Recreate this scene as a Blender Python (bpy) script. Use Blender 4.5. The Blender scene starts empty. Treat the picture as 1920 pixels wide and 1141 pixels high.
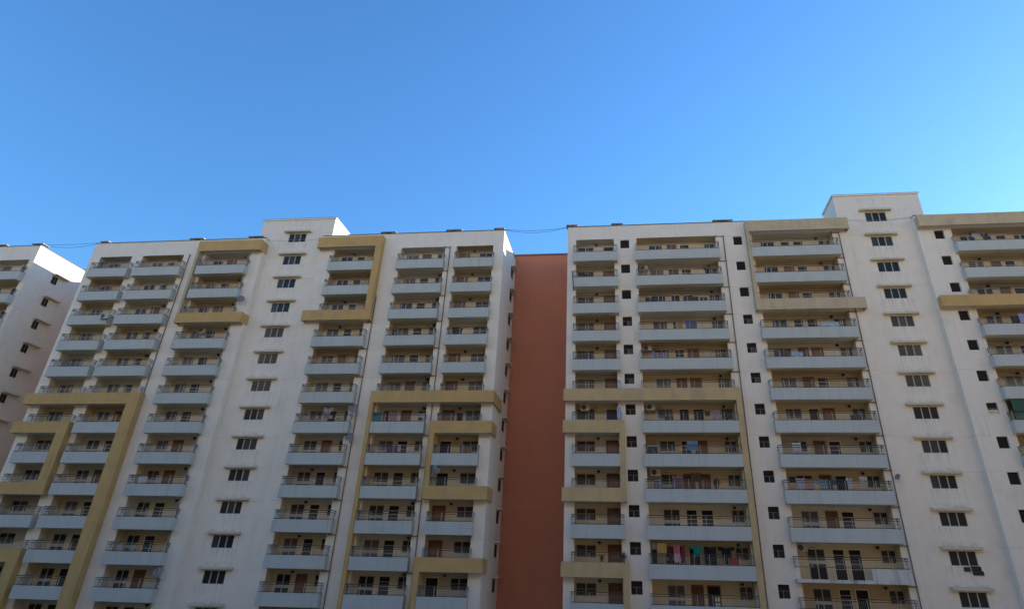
import bpy, bmesh, math, random
from mathutils import Matrix, Vector
random.seed(7)
S = bpy.context.scene
COL = S.collection
R = math.radians
# ------------------------------------------------------------------ camera
cam_d = bpy.data.cameras.new('camera')
cam = bpy.data.objects.new('camera', cam_d)
COL.objects.link(cam)
cam_d.sensor_width = 36.0
cam_d.lens = 1222.85 / 1920 * 36
cam_d.shift_x = -77.77 / 1920
cam_d.shift_y = -168.84 / 1920
cam_d.clip_end = 6000
rv = Vector((0.99364159, 0.11026112, 0.02277871))
uv = Vector((0.0352745, -0.49700272, 0.86703172))
fv = Vector((-0.10692097, 0.86071527, 0.49773198))
EYE = Vector((0, 0, 11.5))
M = Matrix.Identity(4)
for i in range(3):
    M[i][0], M[i][1], M[i][2], M[i][3] = rv[i], uv[i], -fv[i], EYE[i]
cam.matrix_world = M
S.camera = cam
# ------------------------------------------------------------------ world, sun, exposure
SUN = Vector((1.0, 0.80, 0.31)).normalized()
EL = math.asin(SUN.z)
AZ = math.atan2(SUN.x, SUN.y)
w = bpy.data.worlds.new('World')
S.world = w
w.use_nodes = True
nt = w.node_tree
sky = nt.nodes.new('ShaderNodeTexSky')
sky.sky_type = 'NISHITA'
sky.sun_disc = False
sky.sun_elevation = EL
sky.sun_rotation = AZ
sky.air_density = 1.6
sky.dust_density = 0.7
sky.ozone_density = 8.0
sky.altitude = 900
bg = nt.nodes['Background']
bg.inputs[1].default_value = 0.15
nt.links.new(sky.outputs[0], bg.inputs[0])
sd = bpy.data.lights.new('sun', 'SUN')
sd.energy = 5.0
sd.angle = R(0.5)
sd.color = (1.0, 0.92, 0.78)
sun = bpy.data.objects.new('sun', sd)
COL.objects.link(sun)
sun.rotation_euler = SUN.to_track_quat('Z', 'Y').to_euler()
S.view_settings.view_transform = 'Standard'
S.view_settings.look = 'None'
S.view_settings.gamma = 1
S.view_settings.exposure = 1.22

# ------------------------------------------------------------------ materials
def math_(n, l, op, a, b=None, c=None, clamp=False):
    x = n.new('ShaderNodeMath')
    x.operation = op
    x.use_clamp = clamp
    for i, v in enumerate((a, b, c)):
        if v is None:
            continue
        if isinstance(v, (int, float)):
            x.inputs[i].default_value = v
        else:
            l.new(v, x.inputs[i])
    return x.outputs[0]

def mat(name, col, rough=0.8, var=0.0, scale=1.2, stain=0.0, stain_col=None, spec=0.3, metal=0.0, bump=0.0, streak=0.0, crack=0.0, sills=None):
    m = bpy.data.materials.new(name)
    m.use_nodes = True
    n = m.node_tree.nodes
    l = m.node_tree.links
    b = n['Principled BSDF']
    b.inputs['Roughness'].default_value = rough
    b.inputs['Specular IOR Level'].default_value = spec
    b.inputs['Metallic'].default_value = metal
    c = (*col, 1)
    b.inputs['Base Color'].default_value = c
    if not (var or stain or streak or bump):
        return m
    geo = n.new('ShaderNodeNewGeometry')
    prev = None

    def noise(sc, detail=4, stretch=None):
        t = n.new('ShaderNodeTexNoise')
        t.inputs['Scale'].default_value = sc
        t.inputs['Detail'].default_value = detail
        if stretch:
            mp = n.new('ShaderNodeMapping')
            mp.inputs['Scale'].default_value = stretch
            l.new(geo.outputs['Position'], mp.inputs['Vector'])
            l.new(mp.outputs[0], t.inputs['Vector'])
        else:
            l.new(geo.outputs['Position'], t.inputs['Vector'])
        return t

    def mix(fac, a, bcol, mode='MIX'):
        x = n.new('ShaderNodeMix')
        x.data_type = 'RGBA'
        x.blend_type = mode
        l.new(fac, x.inputs[0])
        if isinstance(a, tuple):
            x.inputs[6].default_value = a
        else:
            l.new(a, x.inputs[6])
        x.inputs[7].default_value = bcol
        return x.outputs[2]

    def ramp(src, lo, hi, vmax=1.0):
        r = n.new('ShaderNodeMapRange')
        r.inputs[1].default_value = lo
        r.inputs[2].default_value = hi
        r.inputs[3].default_value = 0
        r.inputs[4].default_value = vmax
        l.new(src, r.inputs[0])
        return r.outputs[0]
    cur = c
    if var:
        t = noise(scale, 6)
        cur = mix(ramp(t.outputs[0], .35, .7, var), cur, tuple(v * .62 for v in col) + (1,))
        t2 = noise(scale * .12, 3)
        cur = mix(ramp(t2.outputs[0], .4, .68, var * .8), cur, tuple(v * .74 for v in col) + (1,))
    sc4 = (stain_col or tuple(v * .4 for v in col)) + (1,)
    if stain:
        t = noise(.55, 9)
        cur = mix(ramp(t.outputs[0], .56, .76, stain), cur, sc4)
    if streak:
        t = noise(1.0, 5, (2.2, 2.2, .10))
        cur = mix(ramp(t.outputs[0], .52, .75, streak * .7), cur, sc4)
        t = noise(1.0, 3, (6.5, 6.5, .22))
        cur = mix(ramp(t.outputs[0], .60, .72, streak * 1.3), cur, sc4)
    if sills:
        # grime runs below the window sills, dust on top of the sunshades
        xc, zs = sills
        sp = n.new('ShaderNodeSeparateXYZ')
        l.new(geo.outputs['Position'], sp.inputs[0])
        u = math_(n, l, 'ABSOLUTE', math_(n, l, 'SUBTRACT', sp.outputs[0], xc))
        near = math_(n, l, 'MULTIPLY_ADD', u, -1.6, 3.1, True)
        dz = math_(n, l, 'WRAP', math_(n, l, 'SUBTRACT', zs, sp.outputs[2]), 3.0, 0.0)
        below = math_(n, l, 'MULTIPLY_ADD', dz, -.75, 1.0, True)
        up = math_(n, l, 'WRAP', math_(n, l, 'SUBTRACT', sp.outputs[2], zs + 1.40), 3.0, 0.0)
        above = math_(n, l, 'MULTIPLY_ADD', up, -1.9, 1.0, True)
        t = noise(1.0, 4, (5.0, 5.0, .25))
        f1 = math_(n, l, 'MULTIPLY', math_(n, l, 'MULTIPLY', ramp(t.outputs[0], .45, .68, .40), below), near)
        cur = mix(f1, cur, (.36, .31, .23, 1))
        t = noise(2.2, 5)
        f2 = math_(n, l, 'MULTIPLY', math_(n, l, 'MULTIPLY', ramp(t.outputs[0], .38, .62, .6), above), near)
        cur = mix(f2, cur, (.44, .37, .25, 1))
    if crack:
        # broken hairlines where the floors were cast
        sx = n.new('ShaderNodeSeparateXYZ')
        l.new(geo.outputs['Position'], sx.inputs[0])
        jit = noise(.8, 4)
        a1 = n.new('ShaderNodeMath')
        a1.operation = 'MULTIPLY_ADD'
        l.new(jit.outputs[0], a1.inputs[0])
        a1.inputs[1].default_value = .16
        l.new(sx.outputs[2], a1.inputs[2])
        a2 = n.new('ShaderNodeMath')
        a2.operation = 'WRAP'
        l.new(a1.outputs[0], a2.inputs[0])
        a2.inputs[1].default_value = 3.0
        a2.inputs[2].default_value = 0.0
        a3 = n.new('ShaderNodeMath')
        a3.operation = 'COMPARE'
        l.new(a2.outputs[0], a3.inputs[0])
        a3.inputs[1].default_value = .45
        a3.inputs[2].default_value = .022
        t = noise(.35, 3)
        a4 = n.new('ShaderNodeMath')
        a4.operation = 'MULTIPLY'
        l.new(a3.outputs[0], a4.inputs[0])
        l.new(ramp(t.outputs[0], .48, .6, crack), a4.inputs[1])
        cur = mix(a4.outputs[0], cur, sc4)
    l.new(cur, b.inputs['Base Color'])
    if bump:
        t = noise(9, 4)
        bp = n.new('ShaderNodeBump')
        bp.inputs['Strength'].default_value = bump
        bp.inputs['Distance'].default_value = .02
        l.new(t.outputs[0], bp.inputs['Height'])
        l.new(bp.outputs[0], b.inputs['Normal'])
    return m

WHITE = mat('white_plaster', (.86, .78, .655), .85, .12, .9, .22, (.50, .44, .34), streak=.17, bump=.25, crack=.5)
WT_ARGS = dict(rough=.85, var=.12, scale=.9, stain=.22, stain_col=(.50, .44, .34), streak=.17, bump=.25, crack=.5)
CREAMS = [mat('cream_plaster_pale', (.74, .67, .54), .85, .2, .9, .25, (.42, .34, .22)), mat('cream_plaster_tan', (.62, .49, .31), .85, .2, .9, .25, (.36, .28, .18)), mat('cream_plaster_dull', (.58, .52, .41), .85, .25, .9, .3, (.33, .28, .2)), mat('cream_plaster_buff', (.70, .59, .40), .85, .2, .9, .25, (.40, .32, .2))]
DIRTY = mat('dirty_white_plaster', (.66, .62, .56), .9, .3, .9, .8, (.10, .09, .08), streak=.5)
GLASS2 = mat('hazy_glass', (.055, .058, .065), .2, spec=.25)
CREAM = mat('cream_plaster', (.76, .67, .50), .85, .18, .9, .25, (.42, .34, .22), bump=.2)
GREY = mat('grey_parapet_paint', (.52, .54, .495), .8, .12, .7, .14, (.33, .32, .28), streak=.34, bump=.2)
YEL = mat('ochre_paint', (.61, .395, .15), .8, .28, .9, .35, (.32, .23, .13), streak=.32, bump=.2)
DUN = mat('weathered_ochre_paint', (.60, .475, .295), .85, .35, .7, .65, (.33, .29, .23), streak=.6, bump=.3)
OCH = mat('stained_ochre_paint', (.61, .44, .215), .85, .3, .8, .5, (.33, .26, .17), streak=.45, bump=.3)
ORANGE = mat('terracotta_paint', (.57, .205, .115), .85, .22, .25, .3, (.38, .14, .085), streak=.12, crack=.5, bump=.2)
SHADE = mat('sunshade_concrete', (.68, .60, .43), .9, .25, 3, .4, (.20, .17, .12), bump=.3)
COPING = mat('dark_coping', (.16, .14, .13), .9, .3, 2)
FRAME = mat('white_window_frame', (.46, .45, .42), .5)
GLASS = mat('dark_glass', (.030, .031, .034), .12, spec=.22)
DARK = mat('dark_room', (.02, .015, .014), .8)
GRILL = mat('grille_metal', (.20, .17, .15), .5, spec=.4)
BROWN = mat('brown_door', (.17, .075, .038), .6, .3, 3)
BROWN2 = mat('pale_brown_door', (.24, .12, .065), .6, .3, 3)
STEEL = mat('railing_steel', (.42, .40, .37), .45, spec=.5, metal=.3)
RAILD = mat('railing_dark', (.075, .065, .055), .5, spec=.4)
PIPE = mat('pipe_grey', (.21, .20, .185), .6, .3, 2)
CONC = mat('roof_concrete', (.40, .38, .35), .9, .3, 1.5, .3)
ROOFD = mat('vent_dark', (.06, .06, .06), .8)
ACW = mat('ac_casing', (.55, .54, .49), .55, .15, 3)
BLACK = mat('black_metal', (.03, .03, .03), .6)
DISH = mat('dish_grey', (.24, .225, .20), .5, .15, 4)
CABLE = mat('cable_black', (.03, .035, .045), .6)
CURT = mat('curtain_cloth', (.16, .14, .15), .9, .4, 5)
FROST = mat('frosted_panes', (.72, .74, .76), .4)
NET = mat('green_net', (.05, .13, .085), .9, .4, 6)

# ------------------------------------------------------------------ mesh helpers
class MB:
    def __init__(self):
        self.v = []
        self.f = []
        self.m = []
        self.mats = []

    def mi(self, m):
        if m not in self.mats:
            self.mats.append(m)
        return self.mats.index(m)

    def quad(self, a, b, c, d, m):
        i = len(self.v)
        self.v += [a, b, c, d]
        self.f.append((i, i + 1, i + 2, i + 3))
        self.m.append(self.mi(m))

    def box(self, x0, x1, y0, y1, z0, z1, m):
        i = len(self.v)
        self.v += [(x0, y0, z0), (x1, y0, z0), (x1, y1, z0), (x0, y1, z0), (x0, y0, z1), (x1, y0, z1), (x1, y1, z1), (x0, y1, z1)]
        k = self.mi(m)
        for q in ((0, 3, 2, 1), (4, 5, 6, 7), (0, 1, 5, 4), (1, 2, 6, 5), (2, 3, 7, 6), (3, 0, 4, 7)):
            self.f.append(tuple(i + j for j in q))
            self.m.append(k)

    def bar(self, a, b, r, m, n=5):
        a = Vector(a)
        b = Vector(b)
        d = (b - a).normalized()
        p = d.orthogonal().normalized()
        q = d.cross(p)
        i = len(self.v)
        k = self.mi(m)
        for e in (a, b):
            for j in range(n):
                t = 2 * math.pi * j / n
                self.v.append(tuple(e + (p * math.cos(t) + q * math.sin(t)) * r))
        for j in range(n):
            self.f.append((i + j, i + (j + 1) % n, i + n + (j + 1) % n, i + n + j))
            self.m.append(k)
        self.f.append(tuple(i + j for j in reversed(range(n))))
        self.m.append(k)
        self.f.append(tuple(i + n + j for j in range(n)))
        self.m.append(k)

    def build(self, name, parent=None, smooth=False):
        me = bpy.data.meshes.new(name)
        me.from_pydata(self.v, [], self.f)
        for m in self.mats:
            me.materials.append(m)
        me.polygons.foreach_set('material_index', self.m)
        bm = bmesh.new()
        bm.from_mesh(me)
        bmesh.ops.recalc_face_normals(bm, faces=bm.faces) if smooth else None
        bm.to_mesh(me)
        bm.free()
        if smooth:
            me.polygons.foreach_set('use_smooth', [True] * len(me.polygons))
        me.update()
        o = bpy.data.objects.new(name, me)
        COL.objects.link(o)
        o.parent = parent
        return o

def tag(o, label, cat, group=None):
    o['label'] = label
    o['category'] = cat
    if group:
        o['group'] = group
    return o

def thing(name, label, cat, loc, group=None, rz=0.0):
    o = bpy.data.objects.new(name, None)
    o.empty_display_size = .3
    COL.objects.link(o)
    o.location = loc
    o.rotation_euler = (0, 0, rz)
    return tag(o, label, cat, group)

def copy(o, parent, loc=None):
    c = o.copy()
    COL.objects.link(c)
    c.parent = parent
    if loc is not None:
        c.location = loc
    return c

def grid_wall(mb, y, x0, x1, z0, z1, holes, m, reveal=0.0, rm=None):
    """vertical wall in the plane Y=y with rectangular holes (xa, xb, za, zb)"""
    xs = sorted({x0, x1, *[h[0] for h in holes], *[h[1] for h in holes]})
    zs = sorted({z0, z1, *[h[2] for h in holes], *[h[3] for h in holes]})
    for i in range(len(xs) - 1):
        run = None
        cx = (xs[i] + xs[i + 1]) / 2
        for j in range(len(zs) - 1):
            cz = (zs[j] + zs[j + 1]) / 2
            solid = not any(h[0] < cx < h[1] and h[2] < cz < h[3] for h in holes)
            if solid and run is None:
                run = zs[j]
            if (not solid) and run is not None:
                mb.quad((xs[i], y, run), (xs[i + 1], y, run), (xs[i + 1], y, zs[j]), (xs[i], y, zs[j]), m)
                run = None
        if run is not None:
            mb.quad((xs[i], y, run), (xs[i + 1], y, run), (xs[i + 1], y, z1), (xs[i], y, z1), m)
    if reveal:
        for a, b, c, d in holes:
            hole_box(mb, a, b, c, d, y, y + reveal, rm or m)

def hole_box(mb, a, b, c, d, y0, y1, m, back=None):
    mb.quad((a, y0, c), (b, y0, c), (b, y1, c), (a, y1, c), m)
    mb.quad((a, y0, d), (a, y1, d), (b, y1, d), (b, y0, d), m)
    mb.quad((a, y0, c), (a, y1, c), (a, y1, d), (a, y0, d), m)
    mb.quad((b, y0, c), (b, y0, d), (b, y1, d), (b, y1, c), m)
    if back:
        mb.quad((a, y1, c), (b, y1, c), (b, y1, d), (a, y1, d), back)

# ------------------------------------------------------------------ building kit
FL_H = 3.0
DW = 0.8      # parapet front to wall plane
DB = 2.0      # parapet front to back wall of the balcony
DT = 1.5      # parapet front to tower wall plane
PH = 1.09     # parapet height
FLO = 0.2     # slab thickness

def balcony_mesh(c, yp, kind, parent):
    """slab and parapet, z measured from the slab's underside"""
    x0, x1 = c['p']
    mb = MB()
    yw = yp + DW - .003
    if kind == 'slab':
        mb.box(x0 + .02, x1 - .02, yp + .16, yw, 0, FLO, CREAM)
    else:
        pm = {'grey': GREY, 'white': DIRTY}[kind]
        mb.box(x0 + .12, x1 - .12, yp + .12, yw, 0, FLO, CREAM)
        a = x0 if kind == 'grey' else x0 + (x1 - x0) * .66
        mb.box(a, x1, yp, yp + .12, 0, PH, pm)
        if kind == 'grey':
            mb.box(x0, x0 + .12, yp + .12, yw, 0, PH, pm)
        else:
            mb.box(x0, a, yp, yp + .12, 0, FLO + .05, pm)
            mb.box(x0, x0 + .12, yp + .12, yw, 0, FLO + .05, pm)
        mb.box(x1 - .12, x1, yp + .12, yw, 0, PH, pm)
    return mb.build('balcony', parent)

def railing_mesh(c, yp, parent):
    x0, x1 = c['p']
    x0 += .06
    x1 -= .06
    y = yp + .06
    yw = yp + DW
    zb, zt = PH + .06, 1.90
    mb = MB()
    for z, r, m in ((zt, .038, RAILD), (zt - .17, .028, RAILD), (zb, .026, RAILD)):
        mb.bar((x0, y, z), (x1, y, z), r, m, 6)
        for x in (x0, x1):
            mb.bar((x, y, z), (x, yw, z), r, m, 6)
    n = max(3, round((x1 - x0) / 1.35))
    for i in range(n + 1):
        x = x0 + (x1 - x0) * i / n
        mb.bar((x, y, PH - .01), (x, y, zt), .028, STEEL, 6)
    for x in (x0, x1):
        s = 1 if x == x0 else -1
        # zigzag braces at the returns
        pts = [(yw - .02, zt), (y + .45, zb + .35), (yw - .02, zb + .45), (y + .3, zb)]
        for p, q in zip(pts, pts[1:]):
            mb.bar((x, p[0], p[1]), (x, q[0], q[1]), .018, RAILD, 4)
    nb = round((x1 - x0) / .14)
    for i in range(1, nb):
        x = x0 + (x1 - x0) * i / nb
        mb.box(x - .006, x + .006, y - .006, y + .006, zb, zt - .17, STEEL)
    for x in (x0, x1):
        for i in range(1, 6):
            yy = y + (yw - y) * i / 6
            mb.box(x - .006, x + .006, yy - .006, yy + .006, zb, zt - .17, STEEL)
    return mb.build('railing', parent)

def window_mesh(a, b, y, kind, parent, z0=FLO, z1=2.55, name='window'):
    """y = face of the back wall; the frame stands 3 cm proud of it"""
    mb = MB()
    t = .06
    yf = y - .035
    mid = (a + b) / 2
    glass = CURT if kind == 'curtain' else GLASS
    if kind == 'sill':      # ordinary two-leaf window above a sill
        z0 = 1.58
    mb.box(a - t, a, yf, y - .001, z0, z1 + t, FRAME)
    mb.box(b, b + t, yf, y - .001, z0, z1 + t, FRAME)
    mb.box(a, b, yf, y - .001, z1, z1 + t, FRAME)
    mb.box(mid - .045, mid + .045, yf - .01, y - .001, z0, z1, FRAME)
    for u, v in ((a, mid - .045), (mid + .045, b)):
        if kind == 'sill':
            mb.box(u, v, yf + .01, y - .001, z0, z0 + .06, FRAME)
            mb.box(u, v, y - .012, y - .001, z0 + .06, z1, GLASS)
            nb = 5
            for i in range(1, nb):
                xx = u + (v - u) * i / nb
                mb.box(xx - .009, xx + .009, y - .022, y - .0125, z0 + .06, z0 + .55, GRILL)
            mb.box(u, v, y - .024, y - .0125, z0 + .55, z0 + .58, FRAME)
        else:
            mb.box(u, v, yf, y - .001, 1.45, 1.72, FRAME)
            mb.box(u, v, y - .012, y - .001, z0 + .1, 1.45, glass)
            mb.box(u, v, y - .012, y - .001, 1.72, z1, glass)
            mb.box(u, v, yf, y - .001, z0, z0 + .1, FRAME)
            mb.box(u, v, y - .02, y - .0125, 1.86, 1.89, FRAME)
            nb = 5
            for i in range(1, nb):
                xx = u + (v - u) * i / nb
                mb.box(xx - .008, xx + .008, y - .022, y - .0205, 1.72, 1.88, GRILL)
    # plaster band over the window head
    mb.box(a - .3, b + .3, y - .05, y - .001, z1 + .10, z1 + .14, CREAM)
    return mb.build(name, parent)

def door_mesh(a, b, y, kind, parent, z1=2.55):
    mb = MB()
    t = .1
    yf = y - .05
    fm = {'brown': BROWN2, 'dark': CREAM, 'grille': CREAM, 'grille_brown': BROWN2, 'frosted': BROWN2}[kind]
    mb.box(a - t, a, yf, y - .001, FLO, z1 + t, fm)
    mb.box(b, b + t, yf, y - .001, FLO, z1 + t, fm)
    mb.box(a, b, yf, y - .001, z1, z1 + t, fm)
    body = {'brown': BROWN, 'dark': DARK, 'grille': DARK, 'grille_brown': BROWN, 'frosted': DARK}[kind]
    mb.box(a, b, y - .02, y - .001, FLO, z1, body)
    if kind == 'brown':
        mb.box(a + .12, b - .12, y - .027, y - .0205, .5, 1.3, BROWN2)
        mb.box(a + .12, b - .12, y - .027, y - .0205, 1.5, 2.4, BROWN2)
        mb.box(b - .14, b - .09, y - .07, y - .028, 1.25, 1.4, BLACK)
    if kind.startswith('grille'):
        for z in (1.05, 1.45, 1.78, 2.12):
            mb.box(a, b, y - .034, y - .0205, z, z + .05, FRAME if kind == 'grille' else BROWN2)
        n = 7
        for i in range(1, n):
            xx = a + (b - a) * i / n
            mb.box(xx - .01, xx + .01, y - .045, y - .035, FLO, 1.78, GRILL)
    if kind == 'frosted':
        m_ = a + (b - a) * .5
        for u, v in ((m_ + .03, m_ + (b - m_) * .46), (m_ + (b - m_) * .56, b - .03)):
            for z in (.55, 1.0, 1.45):
                mb.box(u, v, y - .04, y - .0205, z, z + .36, FROST)
    return mb.build('door', parent)

def lamp_mesh(x, yp, parent):
    mb = MB()
    y = yp + DB
    mb.box(x - .05, x + .05, y - .05, y - .001, 2.74, 2.86, BLACK)
    mb.bar((x, y - .05, 2.80), (x, y - .2, 2.80), .02, BLACK)
    mb.box(x - .13, x + .13, y - .36, y - .2, 2.70, 2.86, BLACK)
    mb.bar((x, y - .28, 2.70), (x, y - .28, 2.62), .06, BLACK, 8)
    return mb.build('wall_lamp', parent)

def tower_window(a, b, y, z0, z1, parent, long_leaf=False):
    mb = MB()
    t = .05
    mb.box(a, a + t, y + .03, y + .09, z0, z1, FRAME)
    mb.box(b - t, b, y + .03, y + .09, z0, z1, FRAME)
    mb.box(a + t, b - t, y + .03, y + .09, z1 - t, z1, FRAME)
    mb.box(a + t, b - t, y + .03, y + .09, z0, z0 + t, FRAME)
    third = (b - a) / 3
    for i in (1, 2):
        mb.box(a + third * i - .045, a + third * i + .045, y + .01, y + .09, z0 + t, z1 - t, FRAME)
    for i in range(3):
        u = a + third * i + .046
        v = a + third * (i + 1) - .046
        if i == 0:
            u = a + t + .001
        if i == 2:
            v = b - t - .001
        mb.box(u, v, y + .055 + .006 * i, y + .07 + .006 * i, z0 + t, z1 - t, random.choice([GLASS, GLASS, GLASS2]))
    if long_leaf:
        # a loose sash and a louvre slab hanging below the right-hand leaf
        mb.box(b - third - .05, b - third + .03, y - .05, y - .004, z0 - .62, z0 - .002, FRAME)
        mb.box(b - third + .035, b + .1, y - .05, y - .004, z0 - .35, z0 - .002, GLASS)
        mb.box(b - third + .1, b + .2, y - .09, y - .004, z0 - .66, z0 - .36, BLACK)
        mb.box(b - third * 1.75, b - third - .06, y - .08, y - .004, z0 - .4, z0 - .06, BLACK)
    w_ = mb.build('window', parent)
    s = MB()
    za = z1 + .10
    x0, x1, p = a - .62, b + .62, .5
    i = len(s.v)
    # sloping slab with splayed ends
    s.v += [(x0, y - .001, za), (x1, y - .001, za), (x1 - .10, y - p, za - .02), (x0 + .10, y - p, za - .02),
            (x0, y - .001, za + .22), (x1, y - .001, za + .22), (x1 - .10, y - p, za + .15), (x0 + .10, y - p, za + .15)]
    k = s.mi(SHADE)
    for q in ((0, 1, 2, 3), (7, 6, 5, 4), (3, 2, 6, 7), (0, 3, 7, 4), (1, 5, 6, 2), (0, 4, 5, 1)):
        s.f.append(q)
        s.m.append(k)
    s.build('sunshade', w_)
    return w_

def small_window(a, b, y, z0, z1, parent, kind):
    mb = MB()
    yb = y + .22
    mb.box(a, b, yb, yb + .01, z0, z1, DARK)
    t = .03
    if kind:
        zm = z0 + (z1 - z0) * .55
        xm = a + (b - a) * (.45 if kind == 1 else .55)
        mb.box(a, b, yb - .03, yb - .001, zm - t / 2, zm + t / 2, GRILL)
        mb.box(xm - t, xm + t, yb - .03, yb - .001, z0, zm - t / 2, GRILL)
        mb.box(xm + t, b, yb - .012, yb - .001, z0, zm - t / 2, GLASS)
    if kind == 3:
        mb.box(a, b, yb - .04, yb - .031, z0, z0 + (z1 - z0) * .42, SHADE)
    mb.box(a, b, yb - .03, yb - .001, z0 - .0, z0 + .025, GRILL)
    return mb.build('window', parent)

def side_window(x, y0, y1, z0, z1, parent, run=.9):
    """window with sunshade on an end wall facing +X"""
    mb = MB()
    mb.box(x + .001, x + .03, y0, y1, z0, z1, GRILL)
    m = (y0 + y1) / 2
    for u, v in ((y0 + .05, m - .05), (m + .05, y1 - .05)):
        mb.box(x + .0305, x + .035, u, v, z0 + .05, z1 - .05, DARK)
    o = mb.build('window', parent)
    s = MB()
    s.box(x + .001, x + .55, y0 - .15, y1 + run, z1 + .1, z1 + .22, SHADE)
    s.build('sunshade', o)
    return o

def band(name, x0, x1, yp, z0, z1, m, parent, left=None, right=None, t=.15):
    """painted fascia in front of the parapets; left / right = depth of the returns from its face"""
    mb = MB()
    y = yp - .03
    mb.box(x0, x1, y, y + t, z0, z1, m)
    if left:
        mb.box(x0, x0 + t, y + t, y + left, z0, z1, m)
    if right:
        mb.box(x1 - t, x1, y + t, y + right, z0, z1, m)
    return mb.build(name, parent)

def soffit(mb, x0, x1, y0, y1, z, m):
    mb.quad((x0, y0, z), (x0, y1, z), (x1, y1, z), (x1, y0, z), m)

def pilaster(x0, x1, yp, z0, z1, m, parent, yw):
    mb = MB()
    mb.box(x0, x1, yp - .025, yw - .002, z0, z1, m)
    return mb.build('pilaster', parent)

def pipe(x, y, z0, z1, parent, branch=None, levels=(), r=.055):
    mb = MB()
    mb.bar((x, y, z0), (x, y, z1), r, PIPE, 8)
    for z in levels:
        mb.bar((x, y, z - .06), (x, y, z + .06), r * 1.35, PIPE, 8)
        if branch:
            mb.bar((x, y, z), (x + branch, y, z), r * .8, PIPE, 6)
            mb.bar((x + branch, y, z), (x + branch, y, z + .16), r * 1.1, PIPE, 6)
    return mb.build('drainpipe', parent)

def roof_vent(x, y, z, parent, wid=1.9):
    mb = MB()
    mb.box(x - wid / 2, x + wid / 2, y, y + 1.1, z + .26, z + .35, CONC)
    for s in (-1, 1):
        mb.box(x + s * (wid / 2 - .42) - .14, x + s * (wid / 2 - .42) + .14, y + .15, y + .95, z, z + .26, CONC)
    mb.box(x - wid / 2 + .56, x + wid / 2 - .56, y + .3, y + .4, z, z + .26, ROOFD)
    return mb.build('roof_vent', parent)

def column(B, yp, zb1, c, floors, bands=(), special=None, doors=None, wins=None, lamps=True):
    """one stack of balconies; c: p = parapet span, o = opening span, w = windows, d = doors"""
    special = special or {}
    proto = {}
    def get(key, fn):
        """mesh object made once, then copied"""
        if key not in proto:
            proto[key] = fn()
            return proto[key], True
        return proto[key], False
    for k in floors:
        kind = special.get(k, 'slab' if k in bands else 'grey')
        bal, new = get(('b', kind), lambda: balcony_mesh(c, yp, kind, B))
        if not new:
            bal = copy(bal, B)
        bal.location = (0, 0, zb1 - FL_H * (k - 1))
        if k == floors[0] or ('r',) not in proto:
            proto[('r',)] = railing_mesh(c, yp, bal)
        else:
            copy(proto[('r',)], bal)
        yb = yp + DB
        for i, (a, b, kd) in enumerate(c['w']):
            kk = kd
            if kd == 'french' and random.random() < .22:
                kk = 'curtain'
            if wins and (k, i) in wins:
                kk = wins[(k, i)]
            key = ('w', i, kk)
            if key in proto:
                copy(proto[key], bal)
            else:
                proto[key] = window_mesh(a, b, yb, kk, bal)
        for i, (a, b, kd) in enumerate(c['d']):
            kk = kd
            if kd == 'grille':
                kk = random.choice(['grille', 'grille', 'grille_brown', 'grille_brown', 'brown', 'dark'] if random.random() < .7 else ['grille'])
            if doors and (k, i) in doors:
                kk = doors[(k, i)]
            key = ('d', i, kk)
            if key in proto:
                copy(proto[key], bal)
            else:
                proto[key] = door_mesh(a, b, yb, kk, bal)
        if lamps and 'l' in c and random.random() < .8:
            if ('l',) in proto:
                copy(proto[('l',)], bal)
            else:
                proto[('l',)] = lamp_mesh(c['l'], yp, bal)

def rooms(mb, yp, zb1, c, floors):
    a, b = c['o']
    for k in floors:
        z = zb1 - FL_H * (k - 1)
        m = random.choice(CREAMS + [CREAMS[0], CREAMS[3], CREAMS[3]])
        hole_box(mb, a, b, z + FLO, z + FL_H, yp + DW, yp + DB, m, m)

def openings(zb1, cols, floors):
    return [(c['o'][0], c['o'][1], zb1 - FL_H * (k - 1) + FLO, zb1 - FL_H * (k - 1) + FL_H) for c in cols for k in floors]

FLOORS = list(range(1, 14))
# ================================================================== ground
mb = MB()
mb.quad((-1500, -1500, 0), (1500, -1500, 0), (1500, 1500, 0), (-1500, 1500, 0), mat('dry_earth', (.40, .315, .205), .9, .3, .05))
g = mb.build('ground')
g['kind'] = 'structure'

# ================================================================== main left building
YL, ZL = 64.74, 42.59
YWL, YTL = YL + DW, YL + DT
B = thing('apartment_building', 'white block with six balcony columns and ochre bands, left of the terracotta wall', 'building', (-40, YWL, 0))
B.location = (0, 0, 0)
LX0, LX1, LT0, LT1, LZ = -65.45, -13.8, -43.0, -35.85, 47.5
C1 = dict(p=(-64.3, -59.25), o=(-64.1, -59.9), w=[(-63.8, -62.12, 'sill')], d=[(-60.9, -59.99, 'brown')])
C2 = dict(p=(-58.5, -52.5), o=(-58.45, -53.1), w=[(-57.8, -56.5, 'french')], d=[(-55.8, -54.9, 'grille')], l=-54.3)
C3 = dict(p=(-50.4, -44.3), o=(-50.25, -44.75), w=[(-49.8, -48.6, 'french')], d=[(-47.95, -46.95, 'grille')], l=-45.6)
C4 = dict(p=(-34.15, -28.3), o=(-34.05, -28.9), w=[(-33.5, -32.2, 'french'), (-29.72, -28.96, 'sill')], d=[(-31.55, -30.65, 'grille')], l=-32.0)
C5 = dict(p=(-26.0, -20.5), o=(-25.9, -20.65), w=[(-25.5, -24.12, 'french'), (-21.75, -20.75, 'sill')], d=[(-23.55, -22.6, 'grille')], l=-21.2)
C6 = dict(p=(-19.3, -14.8), o=(-19.3, -15.0), w=[(-16.8, -15.3, 'sill')], d=[(-19.15, -18.05, 'brown')], l=-17.4)
wall = MB()
wl = [C1, C2, C3]
wr = [C4, C5, C6]
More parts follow.
